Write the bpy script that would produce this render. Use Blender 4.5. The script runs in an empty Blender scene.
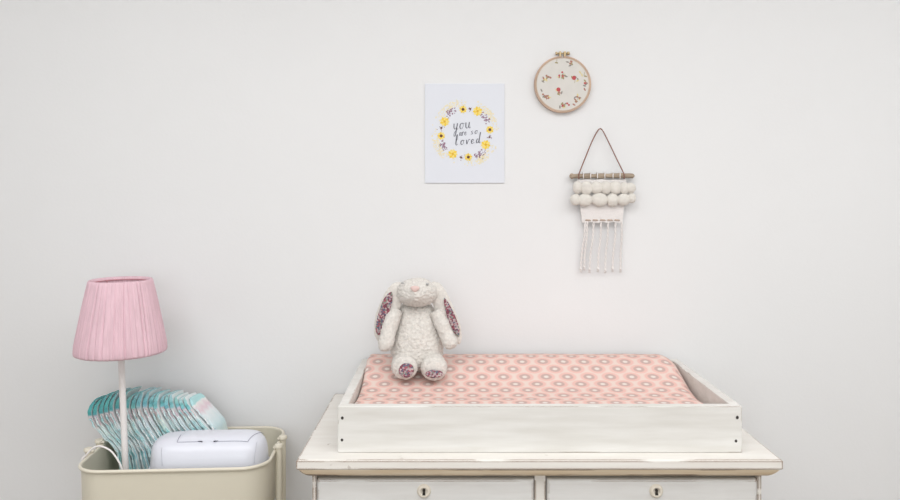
import bpy, bmesh, math, random
from mathutils import Vector, Matrix, noise

random.seed(7)
PI = math.pi
SC = bpy.context.scene
COL = SC.collection
F = 775.0          # focal length in pixels of the 900 wide frame
DW = 2.15          # camera to back wall
HC = 1.36          # camera height


def P(px, py, d):
    """point seen at pixel px,py standing d metres from the camera plane"""
    return Vector(((px - 450) / F * d, d - DW, HC - (py - 192) / F * d))


# ------------------------------------------------------------------ materials
MATS = {}


def mat(name, color, rough=0.6, spec=0.4, metal=0.0, bump=0.0, bscale=300.0, var=0.0, vscale=8.0,
        stretch=(1, 1, 1), color2=None, sheen=0.0, trans=0.0):
    if name in MATS:
        return MATS[name]
    m = bpy.data.materials.new(name)
    m.use_nodes = True
    nt = m.node_tree
    b = nt.nodes['Principled BSDF']
    b.inputs['Roughness'].default_value = rough
    b.inputs['Specular IOR Level'].default_value = spec
    b.inputs['Metallic'].default_value = metal
    if sheen:
        b.inputs['Sheen Weight'].default_value = sheen
    tc = nt.nodes.new('ShaderNodeTexCoord')
    mp = nt.nodes.new('ShaderNodeMapping')
    mp.inputs['Scale'].default_value = stretch
    nt.links.new(tc.outputs['Object'], mp.inputs['Vector'])
    if color2 is None:
        color2 = tuple(max(0, c * (1 - var)) for c in color)
    n = nt.nodes.new('ShaderNodeTexNoise')
    n.inputs['Scale'].default_value = vscale
    n.inputs['Detail'].default_value = 4
    nt.links.new(mp.outputs['Vector'], n.inputs['Vector'])
    r = nt.nodes.new('ShaderNodeValToRGB')
    r.color_ramp.elements[0].position = 0.35
    r.color_ramp.elements[1].position = 0.65
    r.color_ramp.elements[0].color = (*color2, 1)
    r.color_ramp.elements[1].color = (*color, 1)
    nt.links.new(n.outputs['Fac'], r.inputs['Fac'])
    nt.links.new(r.outputs['Color'], b.inputs['Base Color'])
    if bump:
        n2 = nt.nodes.new('ShaderNodeTexNoise')
        n2.inputs['Scale'].default_value = bscale
        n2.inputs['Detail'].default_value = 3
        nt.links.new(mp.outputs['Vector'], n2.inputs['Vector'])
        bp = nt.nodes.new('ShaderNodeBump')
        bp.inputs['Strength'].default_value = bump
        bp.inputs['Distance'].default_value = 0.002
        nt.links.new(n2.outputs['Fac'], bp.inputs['Height'])
        nt.links.new(bp.outputs['Normal'], b.inputs['Normal'])
    if trans:
        out = nt.nodes['Material Output']
        t = nt.nodes.new('ShaderNodeBsdfTranslucent')
        nt.links.new(r.outputs['Color'], t.inputs['Color'])
        mx = nt.nodes.new('ShaderNodeMixShader')
        mx.inputs[0].default_value = trans
        nt.links.new(b.outputs[0], mx.inputs[1])
        nt.links.new(t.outputs[0], mx.inputs[2])
        nt.links.new(mx.outputs[0], out.inputs['Surface'])
    MATS[name] = m
    return m


def worn(name, c1, c2, brown=(0.20, 0.11, 0.06), wear=0.5, stretch=(1.2, 6, 14), radius=0.004, grain=7.0, blot=0.0):
    """hand painted wood: streaky white paint, rubbed through to the wood along some edges"""
    m = bpy.data.materials.new(name)
    m.use_nodes = True
    nt = m.node_tree
    N, L = nt.nodes.new, nt.links.new
    b = nt.nodes['Principled BSDF']
    b.inputs['Roughness'].default_value = 0.5
    b.inputs['Specular IOR Level'].default_value = 0.35
    tc = N('ShaderNodeTexCoord')
    mp = N('ShaderNodeMapping'); mp.inputs['Scale'].default_value = stretch
    L(tc.outputs['Object'], mp.inputs['Vector'])
    n = N('ShaderNodeTexNoise'); n.inputs['Scale'].default_value = grain; n.inputs['Detail'].default_value = 5
    L(mp.outputs['Vector'], n.inputs['Vector'])
    r = N('ShaderNodeValToRGB')
    r.color_ramp.elements[0].position = 0.3; r.color_ramp.elements[0].color = (*c2, 1)
    r.color_ramp.elements[1].position = 0.66; r.color_ramp.elements[1].color = (*c1, 1)
    L(n.outputs['Fac'], r.inputs['Fac'])
    bev = N('ShaderNodeBevel'); bev.samples = 6; bev.inputs['Radius'].default_value = radius
    geo = N('ShaderNodeNewGeometry')
    dot = N('ShaderNodeVectorMath'); dot.operation = 'DOT_PRODUCT'
    L(bev.outputs['Normal'], dot.inputs[0]); L(geo.outputs['True Normal'], dot.inputs[1])
    mr = N('ShaderNodeMapRange')
    mr.inputs['From Min'].default_value = 0.992; mr.inputs['From Max'].default_value = 0.945
    L(dot.outputs['Value'], mr.inputs['Value'])
    n2 = N('ShaderNodeTexNoise'); n2.inputs['Scale'].default_value = 16; n2.inputs['Detail'].default_value = 6
    mp2 = N('ShaderNodeMapping'); mp2.inputs['Scale'].default_value = (0.35, 1, 2.2)
    L(tc.outputs['Object'], mp2.inputs['Vector']); L(mp2.outputs['Vector'], n2.inputs['Vector'])
    mr2 = N('ShaderNodeMapRange')
    mr2.inputs['From Min'].default_value = 0.60 - 0.18 * wear; mr2.inputs['From Max'].default_value = 0.66 - 0.18 * wear
    L(n2.outputs['Fac'], mr2.inputs['Value'])
    mul = N('ShaderNodeMath'); mul.operation = 'MULTIPLY'
    L(mr.outputs['Result'], mul.inputs[0]); L(mr2.outputs['Result'], mul.inputs[1])
    n3 = N('ShaderNodeTexNoise'); n3.inputs['Scale'].default_value = 26; n3.inputs['Detail'].default_value = 4
    L(tc.outputs['Object'], n3.inputs['Vector'])
    mr3 = N('ShaderNodeMapRange')
    mr3.inputs['From Min'].default_value = 0.69; mr3.inputs['From Max'].default_value = 0.72
    mr3.inputs['To Max'].default_value = blot
    L(n3.outputs['Fac'], mr3.inputs['Value'])
    mxm = N('ShaderNodeMath'); mxm.operation = 'MAXIMUM'
    L(mul.outputs[0], mxm.inputs[0]); L(mr3.outputs['Result'], mxm.inputs[1])
    mix = N('ShaderNodeMix'); mix.data_type = 'RGBA'
    L(mxm.outputs[0], mix.inputs[0]); L(r.outputs['Color'], mix.inputs[6]); mix.inputs[7].default_value = (*brown, 1)
    L(mix.outputs[2], b.inputs['Base Color'])
    bp = N('ShaderNodeBump'); bp.inputs['Strength'].default_value = 0.25; bp.inputs['Distance'].default_value = 0.002
    L(n.outputs['Fac'], bp.inputs['Height']); L(bp.outputs['Normal'], b.inputs['Normal'])
    return m


# ------------------------------------------------------------------ mesh helpers
def new_obj(name, bm, m, parent=None, smooth=False, loc=None, angle=None):
    """links a bmesh as ONE object; vertices are given in the frame of the parent thing"""
    bmesh.ops.recalc_face_normals(bm, faces=bm.faces)
    me = bpy.data.meshes.new(name)
    bm.to_mesh(me)
    bm.free()
    for x in (m if isinstance(m, (list, tuple)) else [m]):
        me.materials.append(x)
    for p in me.polygons:
        p.use_smooth = smooth
    o = bpy.data.objects.new(name, me)
    COL.objects.link(o)
    if parent is not None:
        o.parent = parent
    if loc is not None:
        o.location = loc
    if smooth and angle:
        me.set_sharp_from_angle(angle=angle)
    return o


def tag(o, label, cat, group=None, kind=None):
    o['label'] = label
    o['category'] = cat
    if group:
        o['group'] = group
    if kind:
        o['kind'] = kind
    return o


def thing(name, loc, label, cat, group=None, rot=(0, 0, 0)):
    o = bpy.data.objects.new(name, None)
    o.empty_display_size = 0.05
    COL.objects.link(o)
    o.location = loc
    o.rotation_euler = rot
    return tag(o, label, cat, group)


def box(bm, lo, hi, bev=0.0, seg=2, mi=0):
    lo, hi = Vector(lo), Vector(hi)
    r = bmesh.ops.create_cube(bm, size=1)
    vs = r['verts']
    for v in vs:
        v.co = Vector([(lo[i] + hi[i]) / 2 + v.co[i] * (hi[i] - lo[i]) for i in range(3)])
    fs = {f for v in vs for f in v.link_faces}
    for f in fs:
        f.material_index = mi
    if bev:
        es = {e for v in vs for e in v.link_edges}
        bmesh.ops.bevel(bm, geom=list(es), offset=bev, segments=seg, profile=0.5, affect='EDGES')


def sweep(bm, pts, radii, n=12, flat=1.0, up=None, caps=True, mi=0, closed=False):
    """tube along pts; radii float/list; flat scales the second cross axis"""
    pts = [Vector(p) for p in pts]
    k = len(pts)
    if not isinstance(radii, (list, tuple)):
        radii = [radii] * k
    rings = []
    t0 = (pts[1] - pts[0]).normalized()
    a = Vector(up) if up else (Vector((0, 0, 1)) if abs(t0.z) < 0.9 else Vector((0, 1, 0)))
    a = (a - t0 * a.dot(t0)).normalized()
    for i in range(k):
        if closed:
            t = (pts[(i + 1) % k] - pts[i - 1]).normalized()
        else:
            t = (pts[min(i + 1, k - 1)] - pts[max(i - 1, 0)]).normalized()
        a = (a - t * a.dot(t)).normalized()
        b = t.cross(a)
        rings.append([bm.verts.new(pts[i] + (a * math.cos(2 * PI * j / n) * flat + b * math.sin(2 * PI * j / n)) * radii[i]) for j in range(n)])
    m_ = k if closed else k - 1
    for i in range(m_):
        r0, r1 = rings[i], rings[(i + 1) % k]
        for j in range(n):
            f = bm.faces.new((r0[j], r0[(j + 1) % n], r1[(j + 1) % n], r1[j]))
            f.material_index = mi
    if caps and not closed:
        for r in (rings[0], rings[-1]):
            f = bm.faces.new(r)
            f.material_index = mi
    return rings


def spline(pts, n):
    """Catmull-Rom through pts (any dimension tuples), n samples"""
    pts = [Vector(p) for p in pts]
    out = []
    k = len(pts) - 1
    for i in range(n):
        u = i / (n - 1) * k
        s = min(int(u), k - 1)
        t = u - s
        p1, p2 = pts[s], pts[s + 1]
        p0 = pts[s - 1] if s else p1 * 2 - p2
        p3 = pts[s + 2] if s + 2 <= k else p2 * 2 - p1
        out.append(0.5 * ((2 * p1) + (p2 - p0) * t + (2 * p0 - 5 * p1 + 4 * p2 - p3) * t * t + (3 * p1 - p0 - 3 * p2 + p3) * t ** 3))
    return out


def lathe(bm, prof, n=48, center=(0, 0, 0), fold=None, mi=0, closed=False):
    """prof list of (r,z); fold(theta, s) multiplies the radius"""
    c = Vector(center)
    rings = []
    for i, (r, z) in enumerate(prof):
        s = i / max(1, len(prof) - 1)
        ring = []
        for j in range(n):
            th = 2 * PI * j / n
            rr = r * (fold(th, s) if fold else 1)
            ring.append(bm.verts.new(c + Vector((rr * math.cos(th), rr * math.sin(th), z))))
        rings.append(ring)
    k = len(rings)
    for i in range(k if closed else k - 1):
        r0, r1 = rings[i], rings[(i + 1) % k]
        for j in range(n):
            f = bm.faces.new((r0[j], r0[(j + 1) % n], r1[(j + 1) % n], r1[j]))
            f.material_index = mi
    if not closed:
        if prof[0][0] > 1e-5:
            bm.faces.new(rings[0]).material_index = mi
        if prof[-1][0] > 1e-5:
            bm.faces.new(rings[-1]).material_index = mi
    bmesh.ops.remove_doubles(bm, verts=bm.verts, dist=1e-6)
    return rings


def ellipsoid(bm, c, r, nu=48, nv=32, rot=None):
    c = Vector(c)
    g = bmesh.ops.create_uvsphere(bm, u_segments=nu, v_segments=nv, radius=1)
    for v in g['verts']:
        q = Vector((v.co.x * r[0], v.co.y * r[1], v.co.z * r[2]))
        if rot is not None:
            q = rot @ q
        v.co = c + q


def fuzz(bm, amp=0.0022, scale=160.0, seed=0.0, big=0.0, bigscale=30.0):
    """shaggy plush surface"""
    bm.normal_update()
    off = Vector((seed, seed * 1.7, -seed))
    mv = []
    for v in bm.verts:
        p = v.co * scale + off
        h = noise.noise(p) + 0.7 * noise.noise(p * 2.3)
        g = noise.noise(v.co * bigscale + off)
        mv.append(v.co + v.normal * (amp * h + big * g))
    for v, c in zip(list(bm.verts), mv):
        v.co = c


def ring_path(hw, hd, rad, seg=10):
    """rounded rectangle, counter clockwise, as (x,y)"""
    out = []
    for cx, cy, a0 in ((hw - rad, hd - rad, 0), (-hw + rad, hd - rad, 90), (-hw + rad, -hd + rad, 180), (hw - rad, -hd + rad, 270)):
        for i in range(seg + 1):
            a = math.radians(a0 + 90 * i / seg)
            out.append((cx + rad * math.cos(a), cy + rad * math.sin(a)))
    return out


def loft(bm, rings, cap0=False, cap1=False, mi=0):
    vr = [[bm.verts.new(p) for p in r] for r in rings]
    for r0, r1 in zip(vr, vr[1:]):
        n = len(r0)
        for j in range(n):
            f = bm.faces.new((r0[j], r0[(j + 1) % n], r1[(j + 1) % n], r1[j]))
            f.material_index = mi
    if cap0:
        bm.faces.new(vr[0]).material_index = mi
    if cap1:
        bm.faces.new(vr[-1]).material_index = mi
    return vr


# ------------------------------------------------------------------ the room
XL, XR, YF, ZC = -2.3, 2.4, -3.7, 2.5
wallm = mat('wall_paint', (0.80, 0.80, 0.797), rough=0.75, spec=0.25, bump=0.12, bscale=120, var=0.01, vscale=2)
ceilm = mat('ceiling_paint', (0.85, 0.85, 0.84), rough=0.9, spec=0.1)
floorm = mat('floor_boards', (0.33, 0.27, 0.21), rough=0.45, var=0.25, vscale=5, stretch=(1, 9, 1))
trimm = mat('trim_paint', (0.84, 0.84, 0.82), rough=0.4)


def structure(name, lo, hi, m, bev=0.0):
    bm = bmesh.new()
    box(bm, lo, hi, bev)
    o = new_obj(name, bm, m)
    o['kind'] = 'structure'
    return o


T = 0.12
structure('wall_back', (XL - T, 0, 0), (XR + T, T, ZC), wallm)
structure('wall_left', (XL - T, YF, 0), (XL, 0, ZC), wallm)
structure('wall_right', (XR, YF, 0), (XR + T, 0, ZC), wallm)
structure('floor', (XL - T, YF - T, -0.1), (XR + T, T, 0), floorm)
structure('ceiling', (XL - T, YF - T, ZC), (XR + T, T, ZC + 0.1), ceilm)
WX0, WX1, WZ0, WZ1 = -1.15, 0.85, 0.85, 2.25
bm = bmesh.new()
box(bm, (XL - T, YF - T, 0), (XR + T, YF, WZ0))
box(bm, (XL - T, YF - T, WZ1), (XR + T, YF, ZC))
box(bm, (XL - T, YF - T, WZ0), (WX0, YF, WZ1))
box(bm, (WX1, YF - T, WZ0), (XR + T, YF, WZ1))
new_obj('wall_front', bm, wallm)['kind'] = 'structure'
bm = bmesh.new()
fw = 0.05
for lo, hi in (((WX0, WZ0), (WX1, WZ0 + fw)), ((WX0, WZ1 - fw), (WX1, WZ1)), ((WX0, WZ0 + fw), (WX0 + fw, WZ1 - fw)),
               ((WX1 - fw, WZ0 + fw), (WX1, WZ1 - fw)), ((-0.175, WZ0 + fw), (-0.125, WZ1 - fw))):
    box(bm, (lo[0], YF - 0.1, lo[1]), (hi[0], YF - 0.05, hi[1]), 0.004)
win = new_obj('window_1', bm, trimm)
win['kind'] = 'structure'
structure('baseboard_back', (XL, -0.015, 0), (XR, 0, 0.11), trimm, 0.004)
structure('baseboard_left', (XL, YF, 0), (XL + 0.015, -0.015, 0.11), trimm, 0.004)
structure('baseboard_right', (XR - 0.015, YF, 0), (XR, -0.015, 0.11), trimm, 0.004)

# ------------------------------------------------------------------ dresser
paint = worn('worn_white_paint', (0.82, 0.795, 0.745), (0.77, 0.735, 0.68), wear=1.2, radius=0.006, blot=0.35)
paint_daylit = worn('worn_white_daylit_paint', (0.73, 0.725, 0.705), (0.685, 0.675, 0.65), wear=0.9, radius=0.004, stretch=(1.5, 1.5, 12))  # same white paint, cool frontal daylight tinted into its colour
dark = mat('dark_gap', (0.03, 0.025, 0.02), rough=0.8)
cream = mat('cream_china', (0.76, 0.70, 0.60), rough=0.3, var=0.06)

DX0, DX1 = -0.320, 0.692       # top slab
DF = 1.611 - DW                # its front edge
DZ = 0.803
CX0, CX1 = -0.2925, 0.6615       # carcass
CF = DF + 0.034
dresser = thing('dresser', ((DX0 + DX1) / 2, DF / 2, 0), 'distressed white wooden dresser with two keyhole drawers standing against the wall', 'dresser')
o0 = -Vector(dresser.location)


def sh(bm, off=o0):
    for v in bm.verts:
        v.co += off
    return bm


# top slab with worn edge; profile loft (front and sides), back flush with the wall
def slab_ring(ins, z):
    return [Vector((DX0 + ins, DF + ins, z)), Vector((DX1 - ins, DF + ins, z)), Vector((DX1 - ins, -0.012, z)), Vector((DX0 + ins, -0.012, z))]


bm = bmesh.new()
loft(bm, [slab_ring(i, z) for i, z in ((0.003, DZ), (0.0, DZ - 0.003), (0.0, DZ - 0.0185), (0.002, DZ - 0.021))], cap0=True, cap1=True)
top = new_obj('dresser_top', sh(bm), paint, dresser)
mould = worn('worn_moulding_paint', (0.92, 0.80, 0.62), (0.84, 0.69, 0.49), wear=0.5, radius=0.006)
bm = bmesh.new()
prof = []
for i in range(9):
    a = i / 8
    prof.append((0.004 + 0.028 * (a ** 1.1), DZ - 0.021 - 0.022 * math.sin(a * PI / 2) ** 0.9))
loft(bm, [slab_ring(i, z) for i, z in prof], cap0=True, cap1=True)
new_obj('moulding', sh(bm), mould, dresser, smooth=True, angle=0.9)

# carcass: stiles, side panels, rail, inner back
CT = DZ - 0.0435
bm = bmesh.new()
stile = 0.009
DIV0, DIV1 = (534.5 - 450) / F * 1.648, (545.8 - 450) / F * 1.648
for x0, x1 in ((CX0, CX0 + stile), (CX1 - stile, CX1)):
    box(bm, (x0, CF, 0.0), (x1, -0.02, CT), 0.0015, 1)
box(bm, (CX0 + stile, CF + 0.09, 0.09), (CX1 - stile, -0.02, CT))          # drawer housing behind the fronts
box(bm, (DIV0, CF + 0.004, 0.60), (DIV1, CF + 0.024, CT), 0.0015, 1)          # divider
box(bm, (CX0 + stile, CF + 0.004, 0.09), (CX1 - stile, CF + 0.024, 0.585), 0.0015, 1)
new_obj('carcass', sh(bm), paint, dresser)

for x0, x1, kx in ((CX0 + stile + 0.0015, DIV0 - 0.002, (424 - 450) / F * 1.64), (DIV1 + 0.002, CX1 - stile - 0.0015, (656 - 450) / F * 1.64)):
    bm = bmesh.new()
    zt, zb = CT - 0.0075, 0.592
    # raised front with a rounded lip
    rings = []
    for ins, y in ((0, CF + 0.024), (0, CF + 0.001), (0.0012, CF - 0.003), (0.004, CF - 0.0055), (0.009, CF - 0.0065)):
        rings.append([Vector((x0 + ins, y, zb + ins)), Vector((x1 - ins, y, zb + ins)), Vector((x1 - ins, y, zt - ins)), Vector((x0 + ins, y, zt - ins))])
    loft(bm, rings, True, True)
    dr = new_obj('drawer', sh(bm), paint_daylit, dresser)
    bm = bmesh.new()
    kz = HC - (491 - 192) / F * 1.638
    # china ring with a key hole cut to black
    lathe(bm, [(0.0055, 0.001), (0.0060, 0.0035), (0.0085, 0.0055), (0.0115, 0.0052), (0.0140, 0.0025), (0.0148, 0.0)], n=40)
    for v in bm.verts:
        v.co = Vector((v.co.x, -v.co.z, v.co.y))
    for f in bm.faces:
        f.material_index = 0
    # black key hole: round head above a flared slot
    head = [Vector((0.0032 * math.cos(a), -0.0055, 0.0022 + 0.0032 * math.sin(a))) for a in [math.radians(-50 + 280 * i / 16) for i in range(17)]]
    keyo = head + [Vector((-0.0034, -0.0055, -0.0075)), Vector((0.0034, -0.0055, -0.0075))]
    back = [Vector((p.x, 0.0, p.z)) for p in keyo]
    loft(bm, [back, keyo], True, True, mi=1)
    for f in bm.faces:
        pass
    # disc behind the hole
    g = [bm.verts.new((0.0075 * math.cos(2 * PI * i / 24), -0.0022, 0.0075 * math.sin(2 * PI * i / 24))) for i in range(24)]
    bm.faces.new(g).material_index = 0
    es = new_obj('keyhole_escutcheon', bm, [cream, dark], dr, smooth=True, angle=0.7)
    es.location = Vector((kx, CF - 0.0065, kz)) + o0
    es['label'] = 'round cream escutcheon with a black keyhole'

# ------------------------------------------------------------------ changing tray
tray_m = worn('tray_whitewash', (0.765, 0.75, 0.715), (0.67, 0.65, 0.605), wear=0.35, radius=0.003, stretch=(1.0, 5, 9), grain=6)
TX0, TX1 = (337.5 - 450) / F * 1.654, (742.3 - 450) / F * 1.654
TY0, TY1 = 1.654 - DW, 2.128 - DW
TZ0, TZ1 = DZ, DZ + 0.1
TT = 0.021
tray = thing('changing_tray', ((TX0 + TX1) / 2, (TY0 + TY1) / 2, TZ0), 'whitewashed open wooden changing tray standing on the dresser top', 'tray')
ot = -Vector(tray.location)


def tpart(name, lo, hi, bev=0.0025):
    bm = bmesh.new()
    box(bm, lo, hi, bev, 2)
    return new_obj(name, sh(bm, ot), tray_m, tray)


fp = tpart('front_board', (TX0, TY0, TZ0), (TX1, TY0 + TT, TZ1))
tpart('back_board', (TX0, TY1 - TT, TZ0), (TX1, TY1, TZ1))
tpart('side_board', (TX0, TY0 + TT, TZ0), (TX0 + TT, TY1 - TT, TZ1))
tpart('side_board', (TX1 - TT, TY0 + TT, TZ0), (TX1, TY1 - TT, TZ1))
tpart('bottom_board', (TX0 + TT, TY0 + TT, TZ0 + 0.001), (TX1 - TT, TY1 - TT, TZ0 + 0.010), 0)
for px, py in ((342.3, 418), (342, 440), (737.3, 417.5), (736, 441)):
    bm = bmesh.new()
    r = 0.0036 * random.uniform(0.85, 1.1)
    lathe(bm, [(r * 0.4, 0.001), (r * 0.8, 0.0011), (r, 0.0), (r, -0.006)], n=14)
    for v in bm.verts:
        v.co = Vector((v.co.x, -v.co.z, v.co.y * 1.15))
    q = P(px, py, 1.654)
    s = new_obj('screw', bm, mat('dark_screw', (0.05, 0.04, 0.035), rough=0.6, var=0.5, vscale=400), fp)
    s.location = Vector((q.x, TY0 + 0.0005, q.z)) + ot
    s['label'] = 'dark countersunk screw'

# ------------------------------------------------------------------ changing pad
def pad_material():
    m = bpy.data.materials.new('pink_ring_cotton')
    m.use_nodes = True
    nt = m.node_tree
    N, L = nt.nodes.new, nt.links.new
    b = nt.nodes['Principled BSDF']
    b.inputs['Roughness'].default_value = 0.85
    b.inputs['Specular IOR Level'].default_value = 0.15
    uv = N('ShaderNodeUVMap'); uv.uv_map = 'UVMap'

    def math_(op, a, bb=None):
        n = N('ShaderNodeMath'); n.operation = op
        for i, x in enumerate((a, bb)):
            if x is None:
                continue
            if isinstance(x, (int, float)):
                n.inputs[i].default_value = x
            else:
                L(x, n.inputs[i])
        return n.outputs[0]
    sep = N('ShaderNodeSeparateXYZ'); L(uv.outputs['UV'], sep.inputs[0])
    cw, ch = 0.0535, 0.078

    def cell(offx, offy):
        u = math_('SUBTRACT', math_('FRACT', math_('ADD', math_('DIVIDE', sep.outputs['X'], cw), offx)), 0.5)
        v = math_('SUBTRACT', math_('FRACT', math_('ADD', math_('DIVIDE', sep.outputs['Y'], ch), offy)), 0.5)
        u = math_('MULTIPLY', u, cw); v = math_('MULTIPLY', v, ch)
        return math_('SQRT', math_('ADD', math_('MULTIPLY', u, u), math_('MULTIPLY', v, v))), u, v
    r1, u1, v1 = cell(0, 0)
    r2, u2, v2 = cell(0.5, 0.5)
    r = math_('MINIMUM', r1, r2)
    ang = N('ShaderNodeMath'); ang.operation = 'ARCTAN2'
    # thin fabric weave noise makes the printed rings a little uneven
    nz = N('ShaderNodeTexNoise'); nz.inputs['Scale'].default_value = 180
    L(uv.outputs['UV'], nz.inputs['Vector'])
    rr = math_('ADD', r, math_('MULTIPLY', math_('SUBTRACT', nz.outputs['Fac'], 0.5), 0.003))
    t = math_('DIVIDE', rr, 0.0355)
    ramp = N('ShaderNodeValToRGB')
    cr = ramp.color_ramp
    white = (0.77, 0.70, 0.65, 1); ring = (0.58, 0.41, 0.37, 1); pink = (0.79, 0.51, 0.45, 1); pale = (0.80, 0.64, 0.575, 1)
    data = [(0.0, white), (0.13, white), (0.21, ring), (0.35, ring), (0.43, pink), (0.55, pink), (0.67, pale), (0.74, pale), (0.86, (0.77, 0.68, 0.61, 1)), (1.0, (0.77, 0.69, 0.62, 1))]
    cr.elements[0].position, cr.elements[0].color = data[0]
    cr.elements[1].position, cr.elements[1].color = data[-1]
    for p, c in data[1:-1]:
        e = cr.elements.new(p); e.color = c
    L(t, ramp.inputs['Fac'])
    L(ramp.outputs['Color'], b.inputs['Base Color'])
    n2 = N('ShaderNodeTexNoise'); n2.inputs['Scale'].default_value = 60
    L(uv.outputs['UV'], n2.inputs['Vector'])
    bp = N('ShaderNodeBump'); bp.inputs['Strength'].default_value = 0.2; bp.inputs['Distance'].default_value = 0.002
    L(n2.outputs['Fac'], bp.inputs['Height']); L(bp.outputs['Normal'], b.inputs['Normal'])
    return m


PX0, PX1 = TX0 + TT + 0.001, TX1 - TT - 0.002
PD0, PD1 = 1.654 + TT + 0.002, 2.128 - TT - 0.002
prof_d = spline([(1.70, .884, 0), (1.75, .886, 0), (1.80, .882, 0), (1.85, .883, 0), (1.90, .889, 0), (1.95, .901, 0), (2.00, .916, 0), (2.045, .9255, 0), (2.08, .924, 0)], 60)


def pad_h(d):
    if d <= prof_d[0].x:
        return prof_d[0].y
    for a, b_ in zip(prof_d, prof_d[1:]):
        if a.x <= d <= b_.x:
            return a.y + (b_.y - a.y) * (d - a.x) / (b_.x - a.x)
    return prof_d[-1].y


def pad_z(x, d):
    h = pad_h(d)
    # rounded shoulders near the four edges
    def shoulder(t, r):
        if t >= r:
            return 0.0
        q = (r - t) / r
        return r * (1 - math.sqrt(max(0, 1 - q * q)))
    dx = min(x - PX0, PX1 - x)
    dd = min(d - PD0, PD1 - d)
    z = h - shoulder(dx, 0.050 if x > 0.2 else 0.010) * 0.95 - shoulder(dd, 0.02)
    z += 0.0012 * noise.noise(Vector((x * 14, d * 20, 3))) * min(1, dx / .03)
    return z


bm = bmesh.new()
uvl = bm.loops.layers.uv.new('UVMap')
nx, nd = 130, 70


def ease(t):
    return 0.5 - 0.5 * math.cos(PI * t) if False else t


xs, ds = [], []
for i in range(nx + 1):
    t = i / nx
    t = t + 0.0 if True else t
    xs.append(PX0 + (PX1 - PX0) * (0.5 - 0.5 * math.cos(PI * t)) * 0.35 + (PX1 - PX0) * t * 0.65)
for j in range(nd + 1):
    t = j / nd
    ds.append(PD0 + (PD1 - PD0) * ((0.5 - 0.5 * math.cos(PI * t)) * 0.4 + t * 0.6))
arc = [0.0]
for a, b_ in zip(ds, ds[1:]):
    arc.append(arc[-1] + math.hypot(b_ - a, pad_h(b_) - pad_h(a)))
grid = [[bm.verts.new((x, d - DW, pad_z(x, d))) for d in ds] for x in xs]
uvof = {}
for i, x in enumerate(xs):
    for j in range(nd + 1):
        uvof[grid[i][j]] = (x, arc[j] + 0.01)
for i in range(nx):
    for j in range(nd):
        bm.faces.new((grid[i][j], grid[i + 1][j], grid[i + 1][j + 1], grid[i][j + 1]))
loop = [grid[i][0] for i in range(nx + 1)] + [grid[nx][j] for j in range(1, nd + 1)] + [grid[i][nd] for i in range(nx - 1, -1, -1)] + [grid[0][j] for j in range(nd - 1, 0, -1)]
low = []
for v in loop:
    w = bm.verts.new((v.co.x, v.co.y, TZ0 + 0.0105))
    uvof[w] = (uvof[v][0], uvof[v][1] - 0.07)
    low.append(w)
n = len(loop)
for i in range(n):
    bm.faces.new((loop[i], low[i], low[(i + 1) % n], loop[(i + 1) % n]))
bm.faces.new(low)
for f in bm.faces:
    for l in f.loops:
        l[uvl].uv = uvof[l.vert]
pad = new_obj('changing_pad', bm, pad_material(), None, smooth=True, angle=1.0)
tag(pad, 'contoured changing pad in pink ring-print cover lying inside the wooden tray', 'changing pad')

# ------------------------------------------------------------------ plush bunny
fur = mat('cream_fur', (0.785, 0.745, 0.69), rough=0.95, spec=0.1, bump=1.0, bscale=330, var=0.14, vscale=150, sheen=0.3)


def floral(name, scale=270):
    m = bpy.data.materials.new(name)
    m.use_nodes = True
    nt = m.node_tree
    N, L = nt.nodes.new, nt.links.new
    b = nt.nodes['Principled BSDF']
    b.inputs['Roughness'].default_value = 0.8
    tc = N('ShaderNodeTexCoord')
    v = N('ShaderNodeTexVoronoi'); v.inputs['Scale'].default_value = scale
    L(tc.outputs['Object'], v.inputs['Vector'])
    r = N('ShaderNodeValToRGB'); r.color_ramp.interpolation = 'CONSTANT'
    cols = [(0, (0.40, 0.31, 0.32)), (.2, (0.18, 0.05, 0.075)), (.42, (0.52, 0.42, 0.41)), (.56, (0.33, 0.09, 0.12)), (.72, (0.10, 0.12, 0.18)), (.84, (0.22, 0.27, 0.22))]
    r.color_ramp.elements[0].position, r.color_ramp.elements[0].color = 0, (*cols[0][1], 1)
    r.color_ramp.elements[1].position, r.color_ramp.elements[1].color = cols[-1][0], (*cols[-1][1], 1)
    for p, c in cols[1:-1]:
        e = r.color_ramp.elements.new(p); e.color = (*c, 1)
    sep = N('ShaderNodeSeparateColor'); L(v.outputs['Color'], sep.inputs[0])
    L(sep.outputs[0], r.inputs['Fac'])
    L(r.outputs['Color'], b.inputs['Base Color'])
    return m


flo = floral('ditsy_floral_cotton')
BD = 1.985
bl = P(417, 367, BD)
bunny = thing('plush_bunny', (bl.x, bl.y, pad_h(BD) - 0.004), 'cream plush bunny with floral ear linings sitting slumped on the pink changing pad', 'plush toy')
ob = -Vector(bunny.location)
bunny.location.z += 0.003
U = BD / F    # metres per pixel there


def Q(px, py, d):
    return P(px, py, d) + ob


# torso
bm = bmesh.new()
tc_ = [(416.5, 304, 1.985, 11), (416.5, 309, 1.985, 17), (416.5, 318, 1.982, 19.5), (416.8, 329, 1.978, 22.5), (417, 340, 1.974, 25), (417.2, 350, 1.972, 26), (417.3, 358, 1.972, 24.5), (417.2, 364, 1.974, 20), (417, 367.5, 1.976, 12)]
sp = spline([Vector((a, b_, d)) for a, b_, d, r in tc_], 130)
rr = [v.x for v in spline([Vector((r, 0, 0)) for *_, r in tc_], 130)]
sweep(bm, [Q(*p) for p in sp], [r * U for r in rr], n=150, flat=0.82, up=(0, 1, 0))
fuzz(bm, 0.0030, 190, 1.0, 0.003, 28)
torso = new_obj('torso', bm, fur, bunny, smooth=True)
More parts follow.
